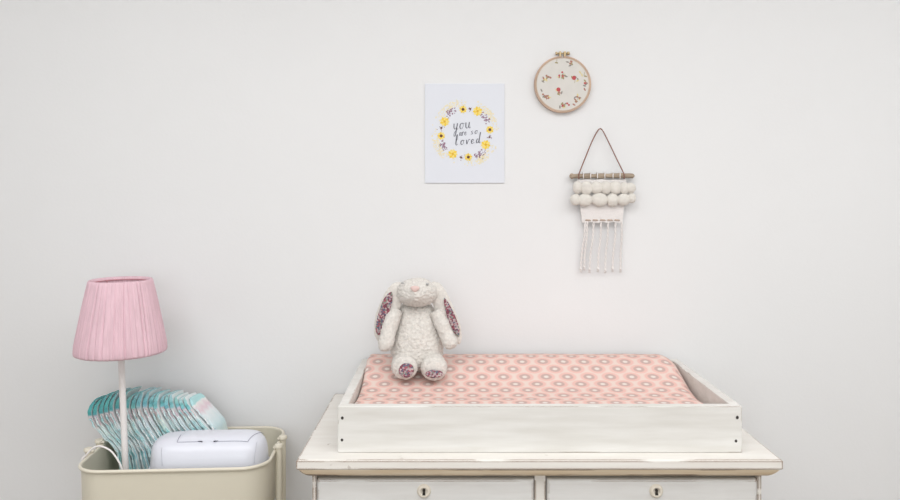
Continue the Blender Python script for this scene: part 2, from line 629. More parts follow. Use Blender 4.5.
# head
bm = bmesh.new()
hc = Q(417, 293.3, 1.955)
ellipsoid(bm, hc, (19.8 * U, 0.046, 13.8 * U), 120, 84)
for v in bm.verts:
    q = v.co - hc
    f = max(0, -q.y / 0.046)
    # muzzle bulges forward and down, cheeks fuller low down
    v.co.y -= 0.010 * f ** 3 * math.exp(-(q.x / 0.03) ** 2)
    lowf = max(0, -q.z / 0.035)
    v.co.x += q.x * 0.10 * lowf
    v.co.z -= 0.003 * lowf * f
fuzz(bm, 0.0026, 210, 2.0, 0.0018, 30)
head = new_obj('head', bm, fur, bunny, smooth=True)
bm = bmesh.new()
ellipsoid(bm, Q(415, 290.2, 1.955 - 0.0545), (4.1 * U, 0.004, 3.0 * U), 24, 16)
for v in bm.verts:   # triangular nose, narrow below
    c = Q(415, 290.2, 1.955 - 0.0545)
    v.co.x = c.x + (v.co.x - c.x) * (1.0 + 0.45 * (v.co.z - c.z) / (3 * U))
nose = new_obj('nose', bm, mat('pink_nose_felt', (0.72, 0.54, 0.50), rough=0.8), head, smooth=True)
nose['label'] = 'pink embroidered nose'
for ex, ey in ((402.6, 284.2), (427.5, 285.2)):
    bm = bmesh.new()
    ellipsoid(bm, Q(ex, ey, 1.955 - 0.0315), (1.5 * U, 0.0032, 1.0 * U), 16, 12)
    e = new_obj('eye', bm, mat('grey_eye', (0.42, 0.42, 0.41), rough=0.35), head, smooth=True)
    e['label'] = 'small grey eye sunk in the fur'
# arms
for pts in ([(397, 312, 1.955, 6.0), (392, 322, 1.94, 7.2), (388, 335, 1.93, 7.2), (386, 346, 1.922, 7.4), (387, 352, 1.92, 4.5)],
            [(436, 313, 1.955, 6.0), (441, 324, 1.945, 7.0), (446, 335, 1.94, 6.8), (450.5, 344, 1.935, 7.2), (453, 349.5, 1.933, 4.5)]):
    bm = bmesh.new()
    sp = spline([Vector(p[:3]) for p in pts], 44)
    rr = [v.x for v in spline([Vector((p[3], 0, 0)) for p in pts], 44)]
    rr = [r * math.sqrt(max(0.02, 1 - max(0, (i - 38) / 5.2) ** 2)) for i, r in enumerate(rr)]
    sweep(bm, [Q(*p) for p in sp], [r * U for r in rr], n=40, up=(0, 1, 0))
    fuzz(bm, 0.0026, 210, pts[0][0] * 0.1, 0.0012, 40)
    new_obj('arm', bm, fur, bunny, smooth=True)
# ears with floral lining
def strip(pts, hw, th, n=60, m=18, yoff=0.0, xoff=0.0):
    """flattened padded leaf shape"""
    bm = bmesh.new()
    sp = spline([Vector(p) for p in pts], n)
    hwv = [v.x for v in spline([Vector((h, 0, 0)) for h in hw], n)]
    c3 = [Q(p.x + xoff, p.y, p.z) + Vector((0, yoff, 0)) for p in sp]
    rings = []
    for i in range(n):
        t = (c3[min(i + 1, n - 1)] - c3[max(i - 1, 0)]).normalized()
        nrm = Vector((0, -1, 0))
        nrm = (nrm - t * nrm.dot(t)).normalized()
        s = t.cross(nrm)
        endf = math.sqrt(max(0.03, 1 - abs(2 * i / (n - 1) - 1) ** 8))
        rings.append([c3[i] + s * math.cos(2 * PI * j / (2 * m)) * hwv[i] * U * endf + nrm * math.sin(2 * PI * j / (2 * m)) * th * endf for j in range(2 * m)])
    loft(bm, rings, True, True)
    return bm


for k, (pts, hw, lp, lhw) in enumerate((
        ([(402, 284, 1.965), (396.5, 292, 1.957), (390.5, 306, 1.953), (384, 321, 1.955), (381, 333, 1.958), (379.5, 343, 1.96)], [5, 8.4, 10.0, 9.2, 7.0, 4.0],
         [(391.5, 293, 1.947), (387.5, 303, 1.944), (382.8, 319, 1.947), (379.5, 330, 1.950), (378.3, 336, 1.952)], [2.0, 4.6, 5.4, 4.0, 2.0]),
        ([(431, 284, 1.965), (436.5, 292, 1.959), (442.5, 306, 1.956), (449.5, 320, 1.957), (455, 333, 1.96), (459.3, 345, 1.962)], [5, 7.8, 8.8, 8.2, 6.6, 3.4],
         [(444.3, 299, 1.948), (448, 309, 1.947), (452, 320, 1.949), (456, 330, 1.952), (458.6, 338, 1.954)], [1.3, 3.0, 4.0, 3.4, 1.6]))):
    bm = strip(pts, hw, 0.0075)
    fuzz(bm, 0.0014, 200, 5 + k, 0.001, 40)
    ear = new_obj('ear', bm, fur, bunny, smooth=True)
    bm = strip(lp, lhw, 0.0022, yoff=-0.0015)
    li = new_obj('ear_lining', bm, flo, ear, smooth=True)
    li['label'] = 'dark red ditsy floral lining of the ear'
# legs and soles
for k, (pts, sole, srx, srz, tilt) in enumerate((
        ([(402, 358, 1.965, 9), (403.5, 363, 1.94, 11.0), (404.5, 367.5, 1.915, 12.3), (405, 369, 1.897, 11.6), (405, 369.5, 1.887, 8.0)], (406.3, 371.6), 7.4, 6.8, 0.35),
        ([(432, 358, 1.965, 9), (433, 363.5, 1.94, 11.2), (434, 368.5, 1.915, 12.6), (434.3, 369.8, 1.897, 11.6), (434.3, 370.3, 1.887, 8.0)], (434.3, 375.2), 8.6, 3.9, 0.0))):
    bm = bmesh.new()
    sp = spline([Vector(p[:3]) for p in pts], 40)
    rr = [v.x for v in spline([Vector((p[3], 0, 0)) for p in pts], 40)]
    rings = sweep(bm, [Q(*p) for p in sp], [r * U for r in rr], n=52, up=(0, 0, 1), flat=0.92)
    fuzz(bm, 0.0026, 210, 8 + k, 0.001, 40)
    leg = new_obj('leg', bm, fur, bunny, smooth=True)
    bm = bmesh.new()
    c = Q(sole[0], sole[1], 1.880)
    ellipsoid(bm, c, (srx * U, 0.0065, srz * U), 32, 20, Matrix.Rotation(-tilt, 3, 'Y') @ Matrix.Rotation(-0.25 if k == 0 else -0.5, 3, 'X'))
    so = new_obj('foot_sole', bm, flo, leg, smooth=True)
    so['label'] = 'dark red ditsy floral sole of the foot'

# ------------------------------------------------------------------ art print
paper = mat('print_paper', (0.74, 0.76, 0.81), rough=0.6, spec=0.3)
pr0, pr1 = P(425, 183.0, DW), P(504.3, 83.8, DW)
apz = (pr0.z + pr1.z) / 2
aprint = thing('art_print', ((pr0.x + pr1.x) / 2, -0.0015, apz), 'white paper print with yellow flower wreath and hand lettering stuck on the wall', 'art print')
oa = -Vector(aprint.location)
bm = bmesh.new()
box(bm, (pr0.x, -0.004, pr0.z), (pr1.x, 0.0, pr1.z), 0.0004, 1)
new_obj('sheet', sh(bm, oa), paper, aprint)
PM = DW / F


def A(px, py, lay=0):
    p = P(px, py, DW) + oa
    p.y = -0.0040 + oa.y - 0.00012 * (1 + lay)
    return p


def disc(bm, c, r, mi, n=12, ry=None, rot=0):
    ry = ry or r
    vs = []
    for i in range(n):
        a = 2 * PI * i / n
        x, z = r * math.cos(a), ry * math.sin(a)
        vs.append(bm.verts.new(c + Vector((x * math.cos(rot) - z * math.sin(rot), 0, x * math.sin(rot) + z * math.cos(rot)))))
    f = bm.faces.new(vs)
    f.material_index = mi
    f.normal_update()
    return f


wm = [mat('ink_yellow', (0.86, 0.60, 0.05), rough=0.6), mat('ink_gold', (0.72, 0.42, 0.03), rough=0.6), mat('ink_brown', (0.13, 0.05, 0.03), rough=0.6),
      mat('ink_plum', (0.30, 0.17, 0.24), rough=0.6), mat('ink_pale_yellow', (0.82, 0.73, 0.48), rough=0.6), mat('ink_light_yellow', (0.88, 0.70, 0.22), rough=0.6)]
bm = bmesh.new()
rnd = random.Random(3)
WC = (465.3, 133.2)
for cx, cy in ((450, 107), (491, 114), (483, 160), (438, 148)):       # pale leaf sprays behind
    a0 = math.atan2(cy - WC[1], cx - WC[0])
    for i in range(90):
        a = a0 + rnd.gauss(0, 0.26)
        rr_ = rnd.uniform(27.5, 34)
        disc(bm, A(WC[0] + rr_ * math.cos(a), WC[1] + rr_ * math.sin(a), i % 30 * .08 - .9), rnd.uniform(.35, .75) * PM, 4, 6, rnd.uniform(.6, 1.1) * PM, rnd.uniform(0, 3))
for cx, cy in ((451, 113), (486, 116.4), (479, 153.3), (445, 146)):    # plum sprigs
    a0 = math.atan2(cy - WC[1], cx - WC[0])
    for i in range(38):
        a = a0 + rnd.gauss(0, 0.13)
        rr_ = rnd.uniform(22.5, 28.5)
        disc(bm, A(WC[0] + rr_ * math.cos(a), WC[1] + rr_ * math.sin(a), 1.6 + i % 20 * .08), rnd.uniform(.42, .75) * PM, 3, 6)
for cx, cy in ((470, 109), (441.4, 128), (489.5, 137.2), (461, 157.4)):    # small dark buds
    disc(bm, A(cx, cy, 2.6), 1.1 * PM, 2, 8)
    for i in range(8):
        disc(bm, A(cx + rnd.gauss(0, 1.8), cy + rnd.gauss(0, 1.8), 1.8 + i * .08), .45 * PM, 3, 6)
for k, (cx, cy) in enumerate(((463, 109.5), (477.5, 111.4), (489.8, 129.8), (485.6, 144.8), (468.3, 157.2), (452.7, 154), (441.2, 136), (444.6, 121.7))):
    dk = k % 2 == 0
    np_ = 9
    R = 3.7 if dk else 4.5
    for i in range(np_):
        a = 2 * PI * i / np_ + k
        c = A(cx + R * 0.58 * math.cos(a), cy + R * 0.58 * math.sin(a), 3.3 + i * 0.09)
        disc(bm, c, R * 0.5 * PM, 0 if i % 2 else 5, 10, R * 0.30 * PM, -a)
    disc(bm, A(cx, cy, 4.4), (1.55 if dk else 1.2) * PM, 2 if dk else 1, 10)
new_obj('flower_wreath', bm, wm, aprint)['kind'] = 'stuff'

# hand lettering: you / are so / loved
GL = {   # strokes in a unit x-height box, x right, y up
    'y': [[(0, 1), (.05, .35), (.25, .1), (.5, .35)], [(.58, 1), (.5, .1), (.38, -.9), (.15, -1.0), (.2, -.5), (.75, .2)]],
    'o': [[(.45, .95), (.1, .8), (.05, .3), (.3, .02), (.55, .3), (.55, .75), (.35, .95), (.75, .85)]],
    'u': [[(0, 1), (.05, .3), (.25, .05), (.5, .35), (.58, 1)], [(.58, 1), (.55, .3), (.7, .03), (.85, .2)]],
    'a': [[(.5, .85), (.2, .9), (.02, .4), (.2, .05), (.5, .4), (.55, .95)], [(.55, .95), (.52, .25), (.68, .03), (.85, .25)]],
    'r': [[(0, .85), (.12, 1.0), (.1, 0)], [(.12, .6), (.35, 1.0), (.55, .9), (.6, .8)]],
    'e': [[(.05, .45), (.45, .6), (.4, .95), (.12, .8), (.06, .3), (.3, .03), (.7, .3)]],
    's': [[(.5, .95), (.15, .85), (.2, .6), (.45, .35), (.3, .05), (0, .1)]],
    'l': [[(.0, .5), (.35, 1.6), (.22, 2.3), (.1, 1.6), (.1, .3), (.28, .03), (.5, .25)]],
    'v': [[(0, .95), (.12, .8), (.25, .05), (.5, .8), (.6, 1.0), (.8, .9)]],
    'd': [[(.5, .8), (.2, .9), (.02, .4), (.2, .05), (.5, .4), (.6, 1.0)], [(.72, 2.3), (.6, 1.0), (.55, .25), (.72, .03), (.9, .25)]],
}


def ribbon(bm, pts, w0, lay):
    pts = spline([Vector((p[0], p[1], 0)) for p in pts], 6 * len(pts))
    L_, R_ = [], []
    for i, p in enumerate(pts):
        t = (pts[min(i + 1, len(pts) - 1)] - pts[max(i - 1, 0)]).normalized()
        w = .72 * w0 * (0.55 + 0.75 * max(0, t.y) ** 1.0)     # picture y runs down: down strokes are thick
        s = Vector((-t.y, t.x, 0)) * w * 0.5
        L_.append(bm.verts.new(A(p.x + s.x, p.y + s.y, lay)))
        R_.append(bm.verts.new(A(p.x - s.x, p.y - s.y, lay)))
    for i in range(len(pts) - 1):
        bm.faces.new((L_[i], R_[i], R_[i + 1], L_[i + 1]))


bm = bmesh.new()
slope = -0.10
for word, x, y, xh, wd, gap in (('you', 453.5, 130.0, 6.2, 6.6, 0.9), ('are', 459.2, 136.0, 3.6, 3.5, .75), ('so', 470.7, 134.6, 3.6, 4.2, .95), ('loved', 455.3, 145.5, 4.7, 5.3, .98)):
    cx = x
    for chn, c in enumerate(word):
        for st in GL[c]:
            ribbon(bm, [(cx + q[0] * wd * 0.9 + 0.18 * q[1] * xh * 0.5, y - q[1] * xh + slope * (cx - x + q[0] * wd)) for q in st], 0.95 if xh > 4 else .7, 5 + chn * 0.1)
        cx += wd * gap
new_obj('hand_lettering', bm, mat('ink_charcoal', (0.10, 0.10, 0.13), rough=0.6), aprint)['label'] = 'dark script lettering reading you are so loved'

# ------------------------------------------------------------------ embroidery hoop
hw_ = mat('hoop_wood', (0.60, 0.42, 0.31), rough=0.5, var=0.2, vscale=20)
hcn = P(562, 85.0, DW)
HR = 28.2 * PM
hoop = thing('embroidery_hoop', (hcn.x, 0, hcn.z), 'round wooden embroidery hoop with tiny floral fabric hanging on the wall', 'embroidery hoop')


def yz(bm):
    for v in bm.verts:
        v.co = Vector((v.co.x, -v.co.z, v.co.y))
    return bm


bm = bmesh.new()
th_gap = 0.035
# outer split ring
n = 96
rings = []
for i in range(n + 1):
    a = PI / 2 + th_gap + (2 * PI - 2 * th_gap) * i / n
    rings.append([Vector((r * math.cos(a), -y, r * math.sin(a))) for r, y in ((HR, 0.0015), (HR, 0.0145), (HR - .0006, .0150), (HR - 0.0036, 0.0150), (HR - 0.0042, 0.0145), (HR - 0.0042, 0.0015))])
vr = [[bm.verts.new(p) for p in r] for r in rings]
for r0, r1 in zip(vr, vr[1:]):
    for j in range(6):
        bm.faces.new((r0[j], r0[(j + 1) % 6], r1[(j + 1) % 6], r1[j]))
bm.faces.new(vr[0]); bm.faces.new(vr[-1])
new_obj('outer_ring', bm, hw_, hoop, smooth=True, angle=0.6)
bm = bmesh.new()
lathe(bm, [(HR - 0.0046, 0.001), (HR - 0.0046, 0.0152), (HR - 0.0066, 0.0152), (HR - 0.0066, 0.001)], n=96, closed=True)
new_obj('inner_ring', yz(bm), mat('hoop_inner_wood', (0.66, 0.52, 0.40), rough=0.5, var=.15, vscale=20), hoop, smooth=True, angle=0.6)
fm = [mat('hoop_cotton', (0.70, 0.675, 0.63), rough=0.9, bump=.3, bscale=700, var=.04, vscale=40), mat('thread_red', (0.50, 0.09, 0.10), rough=.8), mat('thread_green', (0.36, 0.31, 0.16), rough=.8),
      mat('thread_rust', (0.42, 0.20, 0.15), rough=.8), mat('thread_grey', (0.30, 0.27, 0.24), rough=.8), mat('thread_straw', (0.72, 0.62, 0.30), rough=.8)]
bm = bmesh.new()
lathe(bm, [(0.0, 0.0145), (HR * .5, 0.0145), (HR - 0.0064, 0.0143), (HR - 0.0064, 0.008), (0, 0.008)], n=64)
yz(bm)


def hp(px, py, lay=0):
    return Vector(((px - 562) * PM, -0.0146 - 0.0001 * (1 + lay), (85 - py) * PM))


rnd = random.Random(5)
for zx, zy, kind in ((205, 100, 0), (302, 118, 0), (388, 185, 1), (135, 215, 0), (237, 208, 2), (325, 235, 1), (410, 272, 2), (222, 312, 1), (137, 350, 0), (340, 358, 3), (262, 402, 2), (78, 290, 2)):
    px, py = 525 + zx / 6.667, 45 + zy / 6.667
    base = (px + .4, py + 3.4)
    for i in range(8):                                    # leaves along a little stem
        a = rnd.uniform(0, 2 * PI)
        q = (px + rnd.gauss(0, 2.4), py + 1.0 + rnd.gauss(0, 2.1))
        if math.hypot(q[0] - 562, q[1] - 85) > 24:
            continue
        disc(bm, hp(*q, 0.5 + i * .15), 1.75 * PM, (2, 4, 5, 3)[(i + kind) % 4], 8, 0.75 * PM, a)
    for i in range(3 if kind != 1 else 1):
        q = (px + (rnd.gauss(0, 2.2) if kind != 1 else -.6), py + (rnd.gauss(0, 1.6) if kind != 1 else -1.6))
        if math.hypot(q[0] - 562, q[1] - 85) > 24.3:
            continue
        disc(bm, hp(*q, 1.9 + i * .2), (1.0 if kind != 1 else 2.1) * PM, 1 if kind in (1, 2) else 3, 10)
    e = (px + .5, py + 3.6)
    if math.hypot(e[0] - 562, e[1] - 85) < 24:
        disc(bm, hp((px + e[0]) / 2, (py + e[1]) / 2, 0.2), 2.2 * PM, 2, 8, 0.22 * PM, 1.4)
new_obj('floral_fabric', bm, fm, hoop)
brass = mat('brass', (0.55, 0.42, 0.24), rough=0.35, metal=0.8, var=.2, vscale=60)
bm = bmesh.new()
for s in (-1, 1):
    box(bm, (s * 0.0065 - 0.0028, -0.012, HR - 0.004), (s * 0.0065 + 0.0028, -0.002, HR + 0.0135), 0.001, 1)
new_obj('clasp', bm, brass, hoop)
bm = bmesh.new()
zs = HR + 0.0085
sweep(bm, [(-0.016, -0.007, zs), (0.013, -0.007, zs)], 0.0019, 12)
sweep(bm, [(0.0125, -0.007, zs), (0.0130, -0.007, zs), (0.0195, -0.007, zs), (0.020, -0.007, zs)], [0.0035, 0.0045, 0.0045, 0.0035], 16)
sweep(bm, [(-0.019, -0.007, zs), (-0.0145, -0.007, zs)], 0.0042, 6)
new_obj('screw', bm, brass, hoop, smooth=True, angle=.6)

# ------------------------------------------------------------------ woven wall hanging
WD = DW - 0.016
hg = P(602, 176, WD)
hang = thing('woven_wall_hanging', (hg.x, 0, hg.z), 'cream woven wall hanging with puffy roving and tassels hanging from driftwood stick', 'wall hanging')
oh = -Vector(hang.location)


def W(px, py, d=WD):
    return P(px, py, d) + oh


bm = bmesh.new()
dp = [W(x, y) for x, y in ((569.5, 176.5), (572, 176.2), (580, 176), (590, 176), (600, 176), (612, 175.6), (622, 175.6), (631, 175.8), (634.3, 176))]
sp = spline(dp, 60)
rads = [(2.4 + 0.7 * noise.noise(Vector((i * 0.22, 0, 4)))) * PM * (0.45 + .55 * min(1, min(i, 59 - i) / 4)) for i in range(60)]
sweep(bm, sp, rads, n=20)
for v in bm.verts:
    v.co += Vector((0, 0, 1)) * 0.0006 * noise.noise(v.co * 150)
new_obj('driftwood_stick', bm, mat('driftwood', (0.46, 0.37, 0.28), rough=.9, color2=(0.30, 0.235, 0.175), vscale=30, stretch=(1, 6, 6), bump=.5, bscale=90), hang, smooth=True, angle=1.0)
bm = bmesh.new()
cp = [W(579, 179, WD - .011), W(578.8, 176, WD - .0125), W(579.5, 172.5, WD - .004), W(585, 158.5), W(592, 141.5), W(597.6, 131), W(600.3, 128.8, WD + 0.006), W(603, 131.2), W(609, 143), W(616.5, 158.5), W(623.3, 172.5, WD - .004), W(624.2, 176, WD - .0125), W(624, 179, WD - .011)]
sweep(bm, spline(cp, 90), 0.0016, 8)
new_obj('hanging_cord', bm, mat('brown_leather_cord', (0.25, 0.12, 0.09), rough=.7), hang, smooth=True)
wool_w = mat('white_cotton_yarn', (0.90, 0.86, 0.835), rough=.95, spec=.1, bump=.8, bscale=45, stretch=(4, 1, 30), var=.05, vscale=20)
wool_c = mat('cream_roving', (0.76, 0.725, 0.665), rough=.95, spec=.1, bump=.4, bscale=160, var=.07, vscale=45, stretch=(1, 1, 3), sheen=.3)
# woven panel, tapering slightly, ribbed weft
bm = bmesh.new()
rows = 40
nn = 28
rg = []
for i in range(rows + 1):
    t = i / rows
    y = 179.5 + (222.5 - 179.5) * t
    xl = 577 + 5 * t + 0.4 * noise.noise(Vector((t * 9, 0, 0)))
    xr = 626 - 3.6 * t + 0.4 * noise.noise(Vector((t * 9, 5, 0)))
    fr = [W(xl + (xr - xl) * k / nn, y + .4 * math.sin(k * .8)) + Vector((0, -0.003 - 0.0007 * math.sin((i * 1.0 + (k % 2)) * PI), 0)) for k in range(nn + 1)]
    bk = [p + Vector((0, 0.005, 0)) for p in reversed(fr)]
    rg.append(fr + bk)
loft(bm, rg, True, True)
panel = new_obj('woven_panel', bm, wool_w, hang, smooth=True, angle=1.0)
# warp loops over the stick
for x in (583, 590.2, 597, 604.3, 612.5, 619.5):
    bm = bmesh.new()
    c = W(x, 176)
    lp = [c + Vector((0.0006 * math.sin(a * 3), -0.0098 * math.sin(a) , 0.0092 * math.cos(a))) for a in [math.radians(-30 + 240 * i / 20) for i in range(21)]]
    lp.append(W(x, 182, WD - .004))
    sweep(bm, lp, 0.0014, 8)
    new_obj('warp_loop', bm, wool_w, hang, smooth=True)
# roving puffs
k = 0
for row in ([(577.5, 187.5, 4.2, 6.0), (586.3, 188, 5.9, 6.5), (596.6, 187.7, 5.4, 6.2), (605.6, 187.7, 5.3, 6.3), (615.3, 187.7, 5.9, 6.4), (624.5, 188, 4.6, 6), (630.5, 188, 4.6, 5.2)],
            [(575.5, 199.5, 4.8, 5.6), (584.8, 200, 7.0, 5.9), (599.6, 199.5, 7.8, 6.4), (612.6, 199.8, 5.4, 6.6), (623.6, 199.5, 6.4, 6.0), (631.5, 198, 3.7, 4.8)]):
    for x, y, rx, rz in row:
        bm = bmesh.new()
        c = W(x, y, WD - 0.011)
        ellipsoid(bm, c, (rx * 1.12 * PM, 0.0125, rz * 1.04 * PM), 36, 26, Matrix.Rotation(random.uniform(-.12, .12), 3, 'Y'))
        fuzz(bm, 0.0008, 120, k, 0.0012, 45)
        new_obj('roving_puff', bm, wool_c, hang, smooth=True)
        k += 1
# tan stitches along the foot of the panel
for x0 in (585.3, 592.6, 600, 607.3, 614.4):
    bm = bmesh.new()
    sweep(bm, [W(x0, 220.2, WD - .004), W(x0 + .8, 219.9, WD - .0052), W(x0 + 4.6, 220.1, WD - .0052), W(x0 + 5.4, 220.4, WD - .004)], [.0012, .0019, .0019, .0012], 10)
    new_obj('tan_stitch', bm, mat('tan_yarn', (0.55, 0.43, 0.35), rough=.9), hang, smooth=True)['label'] = 'tan stitch'
# tassels: twisted cotton ropes with a knot and a frayed tip
for x0, x1, yb in ((585.2, 580.8, 272), (587.2, 584.2, 270), (593.6, 589.6, 272.5), (601, 598, 272), (608, 605.2, 273), (615.6, 612.6, 271.5), (621.6, 620.6, 272)):
    bm = bmesh.new()
    pts = [W(x0, 220.5, WD - .001), W(x0 * .7 + x1 * .3 + .5, 237, WD), W(x0 * .3 + x1 * .7 - .2, 253, WD + .004), W(x1, yb - 3.2, WD + .004)]
    ax = spline(pts, 60)
    for s in (0, PI):
        sweep(bm, [p + Vector((math.cos(i * .55 + s) * .0015, math.sin(i * .55 + s) * .0015, 0)) for i, p in enumerate(ax)], 0.0019, 8)
    sweep(bm, [ax[-1] + Vector((0, 0, z)) for z in (.003, .0012, -.001, -.004)], [.0015, .0037, .0039, .002], 10)
    for j in range(5):
        a = j * 1.3
        sweep(bm, [ax[-1] + Vector((.001 * math.cos(a), .001 * math.sin(a), -.002)), ax[-1] + Vector((.0032 * math.cos(a), .002 * math.sin(a), -.0085 - .002 * random.random()))], .0008, 5)
    new_obj('tassel', bm, wool_w, hang, smooth=True)

# ------------------------------------------------------------------ trolley
tm = mat('cream_powder_coat', (0.70, 0.655, 0.535), rough=0.42, spec=0.4, bump=.05, bscale=500)
tcx, tcy, trz = -0.6655, 1.969 - DW, math.radians(3.5)
RZ = 0.709
trolley = thing('utility_trolley', (tcx, tcy, 0), 'cream metal utility trolley basket with rounded corners standing left of the dresser', 'trolley', rot=(0, 0, trz))
HW, HD, RAD = 0.2235, 0.160, 0.064
BZ = 0.570


def rr_ring(ins, z, seg=12):
    return [Vector((x, y, z)) for x, y in ring_path(HW - ins, HD - ins, RAD - ins * .6, seg)]


bm = bmesh.new()
loft(bm, [rr_ring(0.012, BZ - .0), rr_ring(0.009, BZ + 0.001), rr_ring(0.0055, BZ + 0.006), rr_ring(0.004, BZ + .06), rr_ring(0.002, RZ), rr_ring(0.0038, RZ), rr_ring(0.0058, BZ + .06), rr_ring(0.0075, BZ + .008), rr_ring(0.011, BZ + 0.0045)], True, True)
new_obj('basket', bm, tm, trolley, smooth=True, angle=.7)
bm = bmesh.new()
sweep(bm, [Vector((x, y, RZ + .001)) for x, y in ring_path(HW, HD, RAD, 12)], 0.0042, 10, closed=True, up=(0, 0, 1))
new_obj('rim', bm, mat('cream_rim', (0.75, 0.70, 0.58), rough=.4), trolley, smooth=True)
for sx in (-1, 1):
    for y in (-.034, .034):
        bm = bmesh.new()
        x = sx * (HW + 0.0095)
        sweep(bm, [(x, y, 0.075), (x, y, RZ + .012)], 0.0078, 20)
        sweep(bm, [(x, y, RZ - .078), (x, y, RZ - .077)], 0.0083, 20)
        post = new_obj('post', bm, tm, trolley, smooth=True, angle=.7)
        bm = bmesh.new()
        lathe(bm, [(0.009, -.004), (0.0108, -.003), (0.0112, .001), (0.0095, .0045), (0.004, .0055), (0, .0055)], n=24, center=(x, y, RZ + .012))
        box(bm, (x - (sx > 0) * .014 - (sx < 0) * 0, y - .006, RZ + .006), (x + (sx < 0) * .014, y + .006, RZ + .0125), .002, 1)
        new_obj('post_cap', bm, mat('cream_rim', (0, 0, 0)), post, smooth=True, angle=.7)
    for y in (-.11, .11):       # castor at each end of a foot
        bm = bmesh.new()
        x = sx * (HW - .01)
        sweep(bm, [(x - .011, y, .03), (x + .011, y, .03)], .03, 24)
        wheel = new_obj('castor', bm, mat('castor_rubber', (.2, .2, .2), rough=.6), trolley, smooth=True, angle=.7)
    bm = bmesh.new()
    x = sx * (HW + 0.0095)
    box(bm, (x - .0078 - (sx > 0) * .02, -.13, .062), (x + .0078 + (sx < 0) * .02, .13, .078), .004, 2)
    new_obj('foot_bar', bm, tm, trolley)


def inside(px, py, d):
    return P(px, py, d)


# ------------------------------------------------------------------ lamp
white_metal = mat('white_lacquer', (0.88, 0.84, 0.82), rough=.35, spec=.5)
lb = P(127.2, 484, 1.925)
BASEZ = BZ + 0.0047
lamp = thing('table_lamp', (lb.x, lb.y, BASEZ + 0.0022), 'white slim table lamp with pleated pink shade standing in the cream trolley', 'lamp', rot=(0, math.radians(-2.3), 0))
bm = bmesh.new()
lathe(bm, [(0.0, 0.0), (0.047, 0.0), (0.048, 0.004), (0.046, 0.009), (0.020, 0.014), (0.008, 0.020), (0.0, 0.021)], n=48)
new_obj('lamp_base', bm, white_metal, lamp, smooth=True, angle=.6)
Lz = lambda py: HC - (py - 192) / F * 1.93 - BASEZ
zb, zt = Lz(352.3), Lz(281.2)
bm = bmesh.new()
sweep(bm, [(0, 0, .015), (0, 0, zb + .03)], 0.0078, 20)
new_obj('lamp_pole', bm, white_metal, lamp, smooth=True, angle=.7)
bm = bmesh.new()
lathe(bm, [(0.0, zb + .02), (.016, zb + .02), (.018, zb + .03), (.018, zb + .075), (0.0, zb + .08)], n=24)
new_obj('bulb_socket', bm, white_metal, lamp, smooth=True, angle=.6)
bm = bmesh.new()
lathe(bm, [(0.0, zb + .078), (.013, zb + .08), (.018, zb + .095), (.026, zb + .118), (.024, zb + .138), (.012, zb + .15), (0, zb + .152)], n=24)
new_obj('light_bulb', bm, mat('frosted_glass', (.85, .85, .83), rough=.3), lamp, smooth=True)
pinkf = mat('pink_pleated_fabric', (0.87, 0.61, 0.675), rough=.85, spec=.15, var=.10, vscale=14, stretch=(6, 6, .6), bump=.25, bscale=500, trans=.10)
NT = 900
rnd = random.Random(11)
fold_a, a = [], 0
while a < 2 * PI:
    fold_a.append(a); a += rnd.uniform(.07, .17)


def foldf(th, s):
    # uneven gathers: sum of waves plus a few deep creases
    w = 0
    for k, fa in enumerate(fold_a):
        d = (th - fa + 0.02 * math.sin(s * 3 + k) + PI) % (2 * PI) - PI
        if abs(d) < .08:
            w -= (0.5 + .5 * ((k * 37) % 10) / 10) * math.exp(-(d / .021) ** 2)
    edge = 0.55 + .45 * math.sin(s * PI)
    return 1 + 0.036 * w * edge + 0.004 * math.sin(th * 61 + s * 2)


RB, RT = 0.1075, 0.0735
outp = [(RT - .006, zt + .001), (RT - .001, zt + .0035), (RT + .002, zt), (RT + .0035, zt - .008)]
for i in range(1, 11):
    t = i / 11
    outp.append((RT + .0035 + (RB - RT - .001) * t ** 0.92, zt - .008 - (zt - zb - .016) * t))
outp += [(RB + .001, zb + .006), (RB, zb + .001), (RB - .004, zb - .001), (RB - .006, zb + .002)]
inp = [(RB - .007, zb + .008), (RT - .007, zt - .006)]
bm = bmesh.new()
lathe(bm, outp + inp, n=NT, fold=foldf, closed=True)
shade = new_obj('lamp_shade', bm, pinkf, lamp, smooth=True)
shade['label'] = 'pink gathered fabric shade'
shade.matrix_local = Matrix.Translation((0, 0, zb)) @ Matrix.Rotation(math.radians(2.1), 4, 'Y') @ Matrix.Translation((0, 0, -zb))
bm = bmesh.new()
sweep(bm, [Vector((math.cos(a) * (RT - .0085), math.sin(a) * (RT - .0085), zt - .004)) for a in [2 * PI * i / 48 for i in range(48)]], .0014, 6, closed=True, up=(0, 0, 1))
for k in range(3):
    a = 2 * PI * k / 3 + .4
    sweep(bm, [(math.cos(a) * (RT - .0085), math.sin(a) * (RT - .0085), zt - .004), (math.cos(a) * .04, math.sin(a) * .04, zt - .05), (math.cos(a) * .017, math.sin(a) * .017, zb + .06)], .0012, 6)
new_obj('shade_ring', bm, mat('pink_wire', (.55, .25, .28)), shade, smooth=True)
bm = bmesh.new()
lw = Matrix.Rotation(math.radians(2.3), 3, 'Y')


def LQ(px, py, d):
    return lw @ (P(px, py, d) - lb.xyz.to_3d() + Vector((0, 0, lb.z - BASEZ)))


